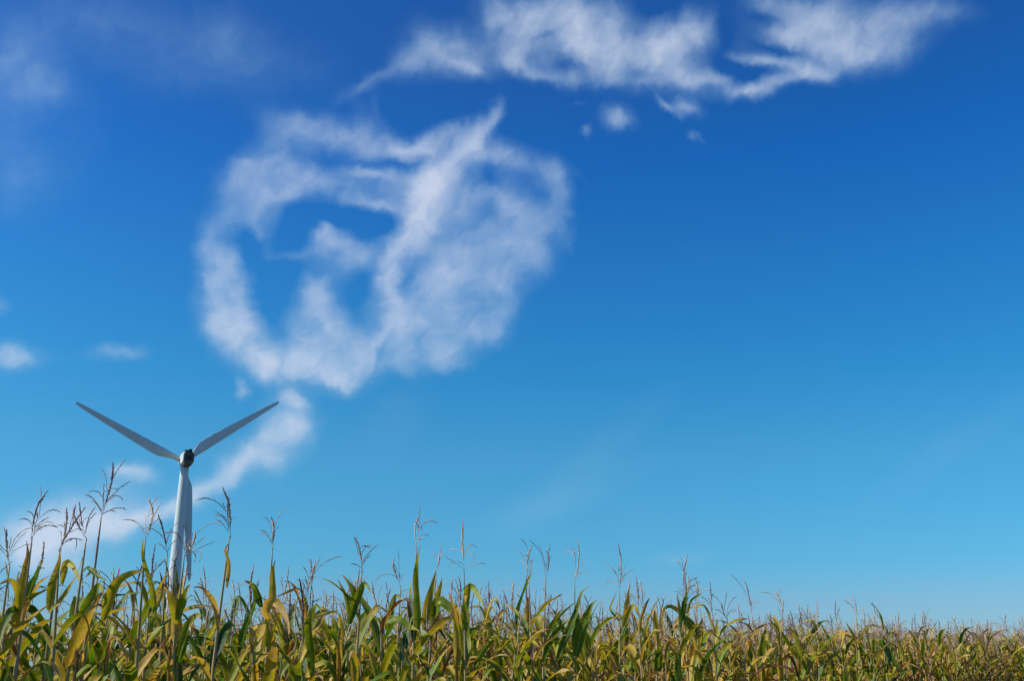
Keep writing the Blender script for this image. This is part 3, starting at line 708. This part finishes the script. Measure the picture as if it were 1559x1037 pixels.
def tassel_shape(rnd, base, tip, nbr, spread=1.0, size=1.0):
    """central spike and arching side branches, rough with spikelets"""
    sh = Shape()
    axis = tip - base
    L = axis.length
    axis.normalize()
    def rough(path, r0, r1, bare=0.12):
        P = spline(path, max(8, int(sum((path[i + 1] - path[i]).length for i in range(len(path) - 1)) / 0.0075)))
        n = len(P)
        rr = []
        for i in range(n):
            s = i / (n - 1)
            body = r0 + (r1 - r0) * s
            rr.append(max(0.0010, body * (0.50 + 0.75 * rnd.random() + (0.45 if i % 2 else 0)) * (1 if s > bare else 0.4) * (1 - 0.6 * max(0, s - 0.8) / 0.2)))
        jit = [p + Vector((rnd.gauss(0, 1), rnd.gauss(0, 1), rnd.gauss(0, 1))) * 0.0010 for p in P]
        vs, fs = tube(jit, rr, 4)
        sh.add(vs, fs)
    bow = Vector((rnd.uniform(-1, 1), rnd.uniform(-1, 1), 0)) * 0.018
    rough([base - axis * 0.02, base.lerp(tip, 0.35) + bow, base.lerp(tip, 0.7) + bow * 1.2, tip], 0.0030 * size, 0.0060 * size, 0.3)
    a = axis.cross(Vector((0.3, 0.9, 0.1))).normalized()
    b = axis.cross(a)
    zone = min(0.55, 0.15 / L + 0.12)
    phi = rnd.random() * 6.28
    lean_to = rnd.random() * 6.28                       # the wind has swept the arms to one side
    sweep = rnd.uniform(0.2, 0.75)
    for k in range(nbr):
        f = zone * rnd.random() ** 1.2
        st = base.lerp(tip, f)
        phi += 2.4 + rnd.uniform(-0.7, 0.7)
        out_ = (a * math.cos(phi) + b * math.sin(phi)) + (a * math.cos(lean_to) + b * math.sin(lean_to)) * sweep
        out_.normalize()
        bl = rnd.choice((rnd.uniform(0.06, 0.13), rnd.uniform(0.11, 0.18), rnd.uniform(0.15, 0.25))) * size
        op = rad(rnd.uniform(8, 40)) * spread
        droop = rad(rnd.choice((rnd.uniform(0, 30), rnd.uniform(25, 70), rnd.uniform(60, 120)))) * spread
        p = st.copy()
        path = [p.copy()]
        for q in range(6):
            th = op + droop * ((q + 0.5) / 6) ** 1.7
            d = axis * math.cos(th) + out_ * math.sin(th)
            d = (d + Vector((0, 0, -0.06 * q / 6))).normalized()
            p = p + d * (bl / 6)
            path.append(p.copy())
        t = rnd.uniform(0.75, 1.15)
        rough(path, 0.0013 * size * t, 0.0027 * size * t)
    return sh

def ear_shape(rnd, base, phi, tilt):
    """a husked cob and its dry silk"""
    ax = Vector((math.sin(tilt) * math.cos(phi), math.sin(tilt) * math.sin(phi), math.cos(tilt)))
    L = rnd.uniform(0.20, 0.26)
    prof = [(0, .010), (.06, .020), (.2, .028), (.5, .029), (.75, .023), (.92, .013), (1.0, .006)]
    vs, fs = tube([base + ax * (L * s) for s, r in prof], [r for s, r in prof], 10)
    husk = Shape(); husk.add(vs, fs)
    silk = Shape()
    for k in range(9):
        e = base + ax * L
        d = Vector((rnd.uniform(-1, 1), rnd.uniform(-1, 1), rnd.uniform(-1.2, 0.3))) * 0.05
        vs, fs = tube([e - ax * 0.01, e + ax * 0.02 + d * 0.4, e + ax * 0.015 + d + Vector((0, 0, -0.02))], [0.002, 0.002, 0.001], 3)
        silk.add(vs, fs)
    return husk, silk

def grow_plant(seed, neck, tip, dry, leafy=11, branches=7, custom=(), ear=True, top_leaf=None, low=None, spread=1.0, size=1.0):
    """all the shapes of one corn plant standing at the origin. neck: where the tassel begins; tip: its end"""
    rnd = random.Random(seed)
    neck, tip = Vector(neck), Vector(tip)
    H = neck.z
    bowx, bowy = rnd.uniform(-0.04, 0.04), rnd.uniform(-0.04, 0.04)
    P = [Vector((0, 0, -0.03)), Vector((neck.x * 0.18 + bowx, neck.y * 0.18 + bowy, H * 0.35)), Vector((neck.x * 0.55 + bowx, neck.y * 0.55 + bowy, H * 0.7)), neck]
    line = spline(P, 40)
    at_z = lambda z: min(line, key=lambda p: abs(p.z - z))
    ztop = top_leaf if top_leaf is not None else H - rnd.uniform(0.10, 0.22)
    zs = [0.28 + (ztop - 0.28) * (k / (leafy - 1)) ** 0.92 for k in range(leafy)]
    parts = {'stalk': stalk_shape(rnd, P, zs), 'leaves': []}
    plane = rnd.random() * 6.28
    for k, z in enumerate(zs):
        f = k / (leafy - 1)
        phi = plane + math.pi * (k % 2) + rnd.gauss(0, 0.42)
        d = dry + rnd.gauss(0, 0.17) + 0.30 * max(0, 0.45 - f) + (0.32 if rnd.random() < 0.2 else 0)
        d = min(0.95, max(0.06, d))
        L = (0.76 - 0.36 * f ** 2.2) * rnd.uniform(0.75, 1.15)
        W = (0.094 - 0.030 * f ** 2) * rnd.uniform(0.7, 1.15)
        a0 = rad(rnd.uniform(8, 30) + (1 - f) * 14)
        bend = rad(rnd.uniform(20, 125)) * (1.1 - 0.4 * f)
        kink = rad(rnd.uniform(45, 120)) if rnd.random() < 0.42 else 0.0
        fold, wave = 0.55, 0.10
        if d > 0.6:                         # withered: narrow, curled, hanging
            W *= rnd.uniform(0.5, 0.8); fold = 1.0; wave = 0.2
            bend += rad(40)
        g = grown_leaf(rnd, at_z(z), phi, a0, L, W, bend, rnd.uniform(1.0, 1.9), kink, rnd.uniform(-1.3, 1.3), d, fold, wave)
        parts['leaves'].append(g)
    for pts, width, d, turn in custom:
        parts['leaves'].append(shaped_leaf(rnd, pts, width, d, turn))
    parts['tassel'] = tassel_shape(rnd, neck, tip, branches, spread, size)
    if ear:
        parts['ear'] = ear_shape(rnd, at_z(H * 0.46), plane + 1.5, rad(rnd.uniform(14, 30)))
    return parts

def place_parts(parts, root):
    link(bpy.data.objects.new('stalk', parts['stalk'].mesh('stalk', STALK)), root)
    for lf in parts['leaves']:
        link(bpy.data.objects.new('leaf', lf.mesh('leaf', LEAF)), root)
    link(bpy.data.objects.new('tassel', parts['tassel'].mesh('tassel', TASSEL)), root)
    if 'ear' in parts:
        husk = link(bpy.data.objects.new('ear', parts['ear'][0].mesh('ear', HUSK)), root)
        link(bpy.data.objects.new('silk', parts['ear'][1].mesh('silk', SILK)), husk)

# the field's open edge: a straight line from near on the left to far on the right
EDGE_O, EDGE_D, EDGE_N = Vector((-2.0, 5.0, 0)), Vector((0.6, 0.8, 0)), Vector((-0.8, 0.6, 0))
ROW, STEP = 0.66, 0.165

def on_row(px, row):
    """where the row is crossed by the vertical plane through that column of the photograph"""
    k = ray(px, 950).x
    o = EDGE_O + EDGE_N * (ROW * row)
    # o.x + .6 t = k (o.y + .8 t)
    t = (k * o.y - o.x) / (0.6 - 0.8 * k)
    return o + EDGE_D * t

def spot(px, py, Y):
    return EYE + ray(px, py) * Y

# plants one can tell apart, left to right:
# (x of the cane low down, x and y of the tassel's neck, x and y of its tip, row, branches, dryness, spread, label, leaves[(x, y)..., width, dryness, turn])
HEROES = [
    (4, 8, 858, 10, 806, 0, 6, .40, 1.3, 'corn plant cut by the left picture edge, with a drooping purple tassel',
        [([(28, 925), (27, 900), (16, 884), (-6, 893)], 10, .48, .2)]),
    (36, 50, 818, 79, 749, 0, 8, .34, 1.1, 'corn plant with a reddish folded top leaf and right-leaning tassel, near the left edge',
        [([(22, 960), (31, 905), (39, 868), (43, 846), (40, 824)], 14, .55, .3), ([(30, 935), (18, 930), (6, 955), (0, 985)], 12, .25, .4), ([(38, 915), (55, 905), (73, 898)], 7, .40, .5)]),
    (78, 84, 846, 92, 771, 0, 3, .30, .7, 'corn plant with an almost bare upright tassel spike above one erect yellow green leaf',
        [([(75, 930), (78, 899), (85, 874), (91, 851), (90, 838)], 12, .40, .2), ([(74, 934), (95, 914), (110, 890), (119, 874), (126, 849)], 10, .50, .5)]),
    (92, 97, 836, 132, 774, 1, 8, .34, 1.2, 'corn plant whose tassel spike leans right and crosses its neighbour leaning left',
        [([(94, 890), (101, 858), (112, 864), (118, 876), (127, 894)], 10, .36, .3)]),
    (132, 129, 818, 104, 765, 0, 7, .38, 1.1, 'corn plant whose tassel spike leans left across the neighbour leaning right',
        [([(127, 872), (134, 866), (147, 877), (166, 886)], 8, .12, .6), ([(131, 880), (143, 868), (148, 878), (149, 888)], 5, .72, .2)]),
    (149, 152, 786, 173, 704, 0, 10, .30, 1.15, 'tallest corn plant of the field, its long dark tassel reaching above all the others',
        [([(157, 945), (163, 925), (172, 898), (187, 880), (204, 872), (218, 870)], 15, .42, .2), ([(124, 940), (134, 921), (147, 899), (153, 893), (158, 910)], 15, .24, .3), ([(152, 905), (180, 907), (214, 902)], 5, .2, .9)]),
    (229, 226, 824, 223, 758, 0, 6, .42, .8, 'corn plant left of the turbine tower, forked grey tassel over a curled olive leaf',
        [([(236, 940), (232, 900), (224, 872), (217, 845), (218, 818)], 8, .36, .4)]),
    (254, 253, 842, 245, 786, 1, 4, .50, .9, 'corn plant against the turbine tower with a hooked tassel and a dry pale leaf',
        [([(232, 935), (243, 912), (247, 888), (243, 870)], 8, .72, .3), ([(262, 935), (257, 905), (250, 890), (240, 895)], 6, .8, .3)]),
    (272, 279, 848, 291, 806, 0, 9, .44, 1.5, 'corn plant standing before the turbine tower, tassel spread over the lower blade',
        [([(271, 950), (264, 925), (257, 905), (250, 893)], 13, .40, .1), ([(271, 945), (279, 918), (285, 900), (289, 890)], 15, .34, .1), ([(272, 1000), (285, 955), (300, 937), (308, 945)], 11, .4, .3)]),
    (349, 352, 816, 342, 744, 0, 9, .38, 1.1, 'tall corn plant just right of the turbine with a dense dark tassel and drooping arms',
        [([(345, 895), (348, 860), (343, 838), (350, 826)], 6, .62, .4), ([(398, 925), (392, 906), (386, 892), (371, 884)], 11, .2, .2)]),
    (414, 414, 834, 412, 785, 0, 5, .46, 1.0, 'corn plant with one bright yellow erect leaf below its thin tassel',
        [([(415, 925), (416, 898), (415, 876), (419, 853)], 11, .46, .1), ([(410, 945), (404, 930), (418, 915), (438, 945), (440, 975)], 14, .60, .2)]),
    (462, 462, 915, 477, 852, 0, 5, .44, .8, 'corn plant with a narrow broom-like tassel above a long hanging green leaf',
        [([(476, 1030), (472, 980), (470, 948), (482, 922), (490, 935)], 13, .24, .2)]),
    (532, 551, 868, 538, 816, 0, 6, .36, 1.0, 'corn plant with leaves crossing in a wide Y below a wispy tassel',
        [([(532, 950), (540, 908), (528, 884), (520, 876)], 11, .34, .2), ([(531, 950), (546, 906), (556, 889), (566, 905)], 12, .28, .2), ([(530, 935), (526, 908), (514, 882)], 6, .3, .5)]),
    (586, 582, 944, 568, 886, 0, 3, .40, .7, 'corn plant with a bare tassel leaning left over dry brown leaves', []),
    (615, 611, 893, 600, 850, 1, 5, .40, 1.0, 'corn plant with a small feathery tassel and a short broad leaf tip below it',
        [([(590, 965), (596, 925), (604, 907), (614, 921)], 10, .33, .2)]),
    (634, 635, 832, 638, 785, 0, 7, .30, 1.0, 'corn plant with one very tall pale green leaf standing straight up to its tassel',
        [([(636, 960), (635, 915), (633, 886), (635, 857), (640, 832)], 11, .30, .1), ([(588, 946), (605, 945), (622, 955), (640, 962)], 13, .30, .3)]),
    (660, 664, 872, 668, 840, 1, 3, .40, .8, 'corn plant with two stiff pale leaves rolled upright like cobs',
        [([(645, 960), (652, 918), (658, 894), (664, 868)], 12, .50, .2), ([(656, 960), (664, 915), (670, 895), (673, 880)], 12, .44, .2), ([(660, 940), (668, 916), (688, 930), (712, 952)], 16, .28, .3)]),
    (716, 706, 868, 704, 790, 0, 7, .34, 1.7, 'tall corn plant whose long tassel arms arch out on both sides like a fountain',
        [([(710, 925), (711, 900), (720, 894), (731, 912), (738, 928)], 10, .28, .2), ([(724, 1010), (740, 985), (766, 962)], 8, .26, .3)]),
    (808, 805, 882, 810, 829, 0, 6, .44, 1.0, 'corn plant with a straight slim tassel on a bare leaning cane, near the middle', []),
    (832, 831, 878, 832, 838, 0, 4, .44, .6, 'corn plant with a two-pronged tassel right beside the bare leaning cane', []),
    (874, 875, 888, 879, 822, 0, 7, .30, 1.1, 'corn plant with two bright green leaves leaning right under a forked tassel',
        [([(848, 1005), (868, 956), (879, 926), (885, 903), (899, 894)], 10, .24, .2), ([(876, 1000), (886, 960), (899, 926), (908, 914)], 16, .26, .1), ([(842, 950), (858, 932), (878, 916)], 4, .2, .6)]),
    (945, 944, 898, 941, 827, 0, 9, .46, 1.1, 'corn plant with a wide feathery tassel above a bent wire-thin leaf',
        [([(944, 947), (929, 930), (934, 912), (939, 901)], 4, .3, .4), ([(950, 950), (954, 922), (959, 890)], 8, .56, .2), ([(948, 955), (955, 935), (966, 924), (975, 945)], 9, .42, .2)]),
    (980, 978, 930, 974, 884, 1, 4, .46, .8, 'corn plant with a faint thin tassel between two feathery ones', []),
    (1040, 1041, 908, 1046, 846, 0, 7, .48, 1.0, 'corn plant with a pale ghostly tassel over a bright leaf bent like a hook',
        [([(1056, 965), (1036, 935), (1020, 924), (1010, 930), (1012, 942)], 8, .30, .2), ([(1046, 935), (1052, 915), (1071, 902)], 4, .28, .4)]),
    (1110, 1107, 945, 1098, 918, 0, 5, .55, 1.0, 'corn plant with a low tassel just left of a bare tilted spike', []),
    (1148, 1146, 934, 1133, 884, 0, 5, .60, .8, 'dry corn plant with a bare tassel spike tilting left above tan leaves', []),
    (1194, 1191, 928, 1182, 902, 0, 4, .50, .9, 'corn plant with a tiny dark tassel and a long straight green leaf at its side',
        [([(1206, 990), (1190, 966), (1168, 940)], 6, .30, .3)]),
    (1304, 1304, 944, 1296, 908, 0, 6, .62, 1.0, 'dry corn plant with a tangled brown tassel on the far right slope of the field',
        [([(1312, 1000), (1300, 970), (1287, 947)], 6, .32, .3)]),
    (1342, 1340, 945, 1330, 925, 0, 4, .52, .9, 'corn plant with a lone dark leaf pointing up left, beside the tangled brown tassel',
        [([(1345, 960), (1337, 932), (1321, 915)], 5, .16, .4), ([(1340, 975), (1355, 1000), (1374, 1030)], 10, .26, .2)]),
    (1408, 1408, 958, 1402, 930, 0, 4, .60, .9, 'corn plant with a thin spike above the golden far part of the field', []),
    (1502, 1502, 966, 1504, 948, 0, 4, .62, .9, 'small corn plant poking just above the golden crowd near the right edge', []),
    (1531, 1530, 962, 1532, 936, 0, 3, .62, .7, 'slim spiked corn plant, the last one standing out at the right edge', []),
]

hero_places = []
def build_heroes():
    for i, (xl, xn, yn, xt, yt, row, nb, dry, spread, label, leaves) in enumerate(HEROES):
        p = on_row(xl, row)
        Y = p.y
        hero_places.append((p.x, p.y))
        neck = spot(xn, yn, Y) - p
        tip = spot(xt, yt, Y) - p
        rnd = random.Random(900 + i)
        neck.y = rnd.uniform(-0.05, 0.05)
        tip.y = neck.y + rnd.uniform(-0.08, 0.08)
        custom = []
        for pts, w, d, turn in leaves:
            # the blade springs from the cane and reaches out from the row
            out_ = rnd.uniform(0.02, 0.07)
            P = [spot(x, y, Y - out_ * k - rnd.uniform(0, 0.03)) - p for k, (x, y) in enumerate(pts)]
            custom.append((P, w / 1600 * Y * 1.08, d, turn * rnd.choice((-1, 1))))
        top = min(neck.z - 0.12, (1.90 if Y < 7 else 1.97) + rnd.uniform(-0.1, 0.12))
        parts = grow_plant(300 + i, neck, tip, dry, leafy=10 if leaves else 12, branches=int(nb * 1.25), custom=custom, ear=(i % 2 == 0), top_leaf=top, spread=spread, size=min(1.5, 0.68 + Y * 0.045))
        root = empty('corn_plant', p)
        tag(root, label, 'corn plant', 'corn plants standing out above the field')
        place_parts(parts, root)
build_heroes()

# a stock of ordinary plants: green, yellowing and dried
KINDS = ('green', 'yellowing', 'dried')
POOL = {k: [] for k in KINDS}
def build_pool():
    base = {'green': 0.12, 'yellowing': 0.35, 'dried': 0.65}
    for kind in KINDS:
        for j in range(8):
            seed = 40 + j + 100 * KINDS.index(kind)
            rnd = random.Random(seed)
            H = rnd.uniform(1.98, 2.16)
            lean = Vector((rnd.uniform(-0.08, 0.08), rnd.uniform(-0.08, 0.08), 0))
            neck = Vector((0, 0, H)) + lean
            tip = neck + Vector((rnd.uniform(-0.06, 0.06), rnd.uniform(-0.06, 0.06), rnd.uniform(0.20, 0.42)))
            POOL[kind].append(grow_plant(seed, neck, tip, base[kind] + rnd.uniform(-0.05, 0.05), leafy=rnd.choice((13, 14, 15)), branches=rnd.choice((3, 5, 7, 9)), ear=j % 2 == 0, top_leaf=H - rnd.uniform(0.05, 0.16)))
build_pool()

ZONES = [(265, 'in the crowd left of the turbine tower'), (450, 'in the crowd just right of the turbine tower'), (770, 'in the crowd between the fountain-like tassel and the turbine'),
         (1010, 'in the crowd below the feathery tassels at mid field'), (1260, 'in the crowd right of the feathery tassels'), (9999, 'in the crowd on the far right slope')]
LOOK = {'green': 'short leafy green corn plant', 'yellowing': 'short yellowing corn plant', 'dried': 'short withered tan corn plant'}

def field_plants():
    rnd = random.Random(77)
    out = []
    for row in range(0, 9):
        o = EDGE_O + EDGE_N * (ROW * row)
        t = -9.5
        while t < 66:
            t += STEP * rnd.uniform(0.7, 1.35)
            if t > 30 and row > 6 and rnd.random() < 0.4:
                continue
            p = o + EDGE_D * t + EDGE_N * rnd.gauss(0, 0.05)
            if math.hypot(p.x, p.y) < 2.6:
                continue
            if any((p.x - a) ** 2 + (p.y - b) ** 2 < 0.11 ** 2 for a, b in hero_places):
                continue
            v = p - EYE
            depth = v.y * math.cos(PITCH) + 0.4 * math.sin(PITCH)
            px = 779.5 + 1600 * v.x / depth if v.y > 0.5 else -9999
            seen = -70 < px < 1630
            score = (1 / max(0.5, v.y)) * (0.62 ** row) if seen else 0
            # greener and lusher near on the left, drier to the far right
            go = max(0, min(1559, px)) / 1559
            wet = 0.64 - 0.58 * go
            # damper and drier patches of the field
            q = rnd.random() * 0.8 + 0.2 * (0.5 + 0.5 * math.sin(p.x * 1.7 + p.y * 0.9) * math.cos(p.y * 0.8 - p.x * 0.5))
            kind = 'green' if q < wet else ('yellowing' if q < wet + 0.34 else 'dried')
            out.append((score, p, px, kind, rnd.randrange(8), rnd.random() * 6.28, rnd.uniform(0.91, 1.07) * float(np.interp(p.y, (4.5, 8, 11, 14, 20, 25), (0.90, 0.99, 0.985, 0.97, 1.04, 1.11))), rnd.gauss(0, 0.035), rnd.gauss(0, 0.035)))
    out.sort(key=lambda x: -x[0])
    return out

def copy_tree(o, parent=None):
    c = o.copy()
    col.objects.link(c)
    c.parent = parent
    for ch in o.children:
        copy_tree(ch, c)
    return c

def build_field():
    plants = field_plants()
    n_single = 300 - len(HEROES)
    singles, rest = plants[:n_single], plants[n_single:]
    first = {}
    for score, p, px, kind, j, rz, sc, lx, ly in singles:
        key = (kind, j)
        if key not in first:
            r = empty('corn_plant')
            place_parts(POOL[kind][j], r)
            first[key] = r
        else:
            r = copy_tree(first[key])
        r.location = p
        r.rotation_euler = (lx, ly, rz)
        r.scale = (sc, sc, sc)
        zone = next(z for lim, z in ZONES if px < lim)
        tag(r, LOOK[kind] + ' ' + zone, 'corn plant', LOOK[kind].replace('short ', '').replace('plant', 'plants') + ' ' + zone)
    # everything behind and beyond: one mass
    mats = [STALK, LEAF, TASSEL]
    flat = {}
    for kind in KINDS:
        for j, parts in enumerate(POOL[kind]):
            V, F, M, A = [], [], [], {k: [] for k in LEAF_KEYS}
            for mi, shapes in ((0, [parts['stalk']]), (1, parts['leaves']), (2, [parts['tassel']])):
                for s in shapes:
                    n = len(V)
                    V.extend(tuple(v) for v in s.v)
                    F.extend([tuple(i + n for i in f) for f in s.f])
                    M.extend([mi] * len(s.f))
                    for k in LEAF_KEYS:
                        A[k].extend(s.a[k] if k in s.a else [0.0] * len(s.v))
            flat[(kind, j)] = (np.array(V, dtype=np.float32), np.array([i for f in F for i in f], dtype=np.int32), np.array([len(f) for f in F], dtype=np.int32),
                               np.array(M, dtype=np.int32), {k: np.array(x, dtype=np.float32) for k, x in A.items()})
    co, loops, sizes, mi, at = [], [], [], [], {k: [] for k in LEAF_KEYS}
    n = 0
    rr = random.Random(5)
    for score, p, px, kind, j, rz, sc, lx, ly in rest:
        V, L, S, M, A = flat[(kind, j)]
        R = np.array((Matrix.Rotation(lx, 3, 'X') @ Matrix.Rotation(ly, 3, 'Y') @ Matrix.Rotation(rz, 3, 'Z')), dtype=np.float32) * sc
        co.append(V @ R.T + np.array(p, dtype=np.float32))
        loops.append(L + n); sizes.append(S); mi.append(M)
        sh_ = rr.random()
        for k in LEAF_KEYS:
            at[k].append(A[k] + sh_ if k == 'tone' else A[k])
        n += len(V)
    me = bpy.data.meshes.new('corn_field')
    co = np.concatenate(co); loops = np.concatenate(loops); sizes = np.concatenate(sizes); mi = np.concatenate(mi)
    me.vertices.add(len(co)); me.vertices.foreach_set('co', co.ravel())
    me.loops.add(len(loops)); me.loops.foreach_set('vertex_index', loops)
    me.polygons.add(len(sizes))
    me.polygons.foreach_set('loop_start', np.concatenate([[0], np.cumsum(sizes)[:-1]]).astype(np.int32))
    for m in mats: me.materials.append(m)
    me.polygons.foreach_set('material_index', mi)
    me.polygons.foreach_set('use_smooth', np.ones(len(sizes), dtype=bool))
    for k in LEAF_KEYS:
        a = me.attributes.new(k, 'FLOAT', 'POINT')
        a.data.foreach_set('value', np.concatenate(at[k]))
    me.update(calc_edges=True)
    o = link(bpy.data.objects.new('corn_field', me))
    tag(o, 'dense mass of ripening corn behind the front plants, running off to the far right', 'corn field', kind='stuff')
    print('field', len(singles), len(rest), len(co))
build_field()
# CORN END

# ------------------------------------------------------------------ render settings
scene.render.engine = 'CYCLES'
scene.cycles.use_denoising = True
scene.cycles.use_adaptive_sampling = True
scene.cycles.adaptive_min_samples = 32
scene.cycles.adaptive_threshold = 0.007
scene.cycles.max_bounces = 4
scene.cycles.transparent_max_bounces = 8
scene.cycles.filter_width = 1.5
scene.view_settings.view_transform = 'Standard'
scene.view_settings.look = 'None'
scene.view_settings.exposure = 0.0
scene.view_settings.gamma = 1.0
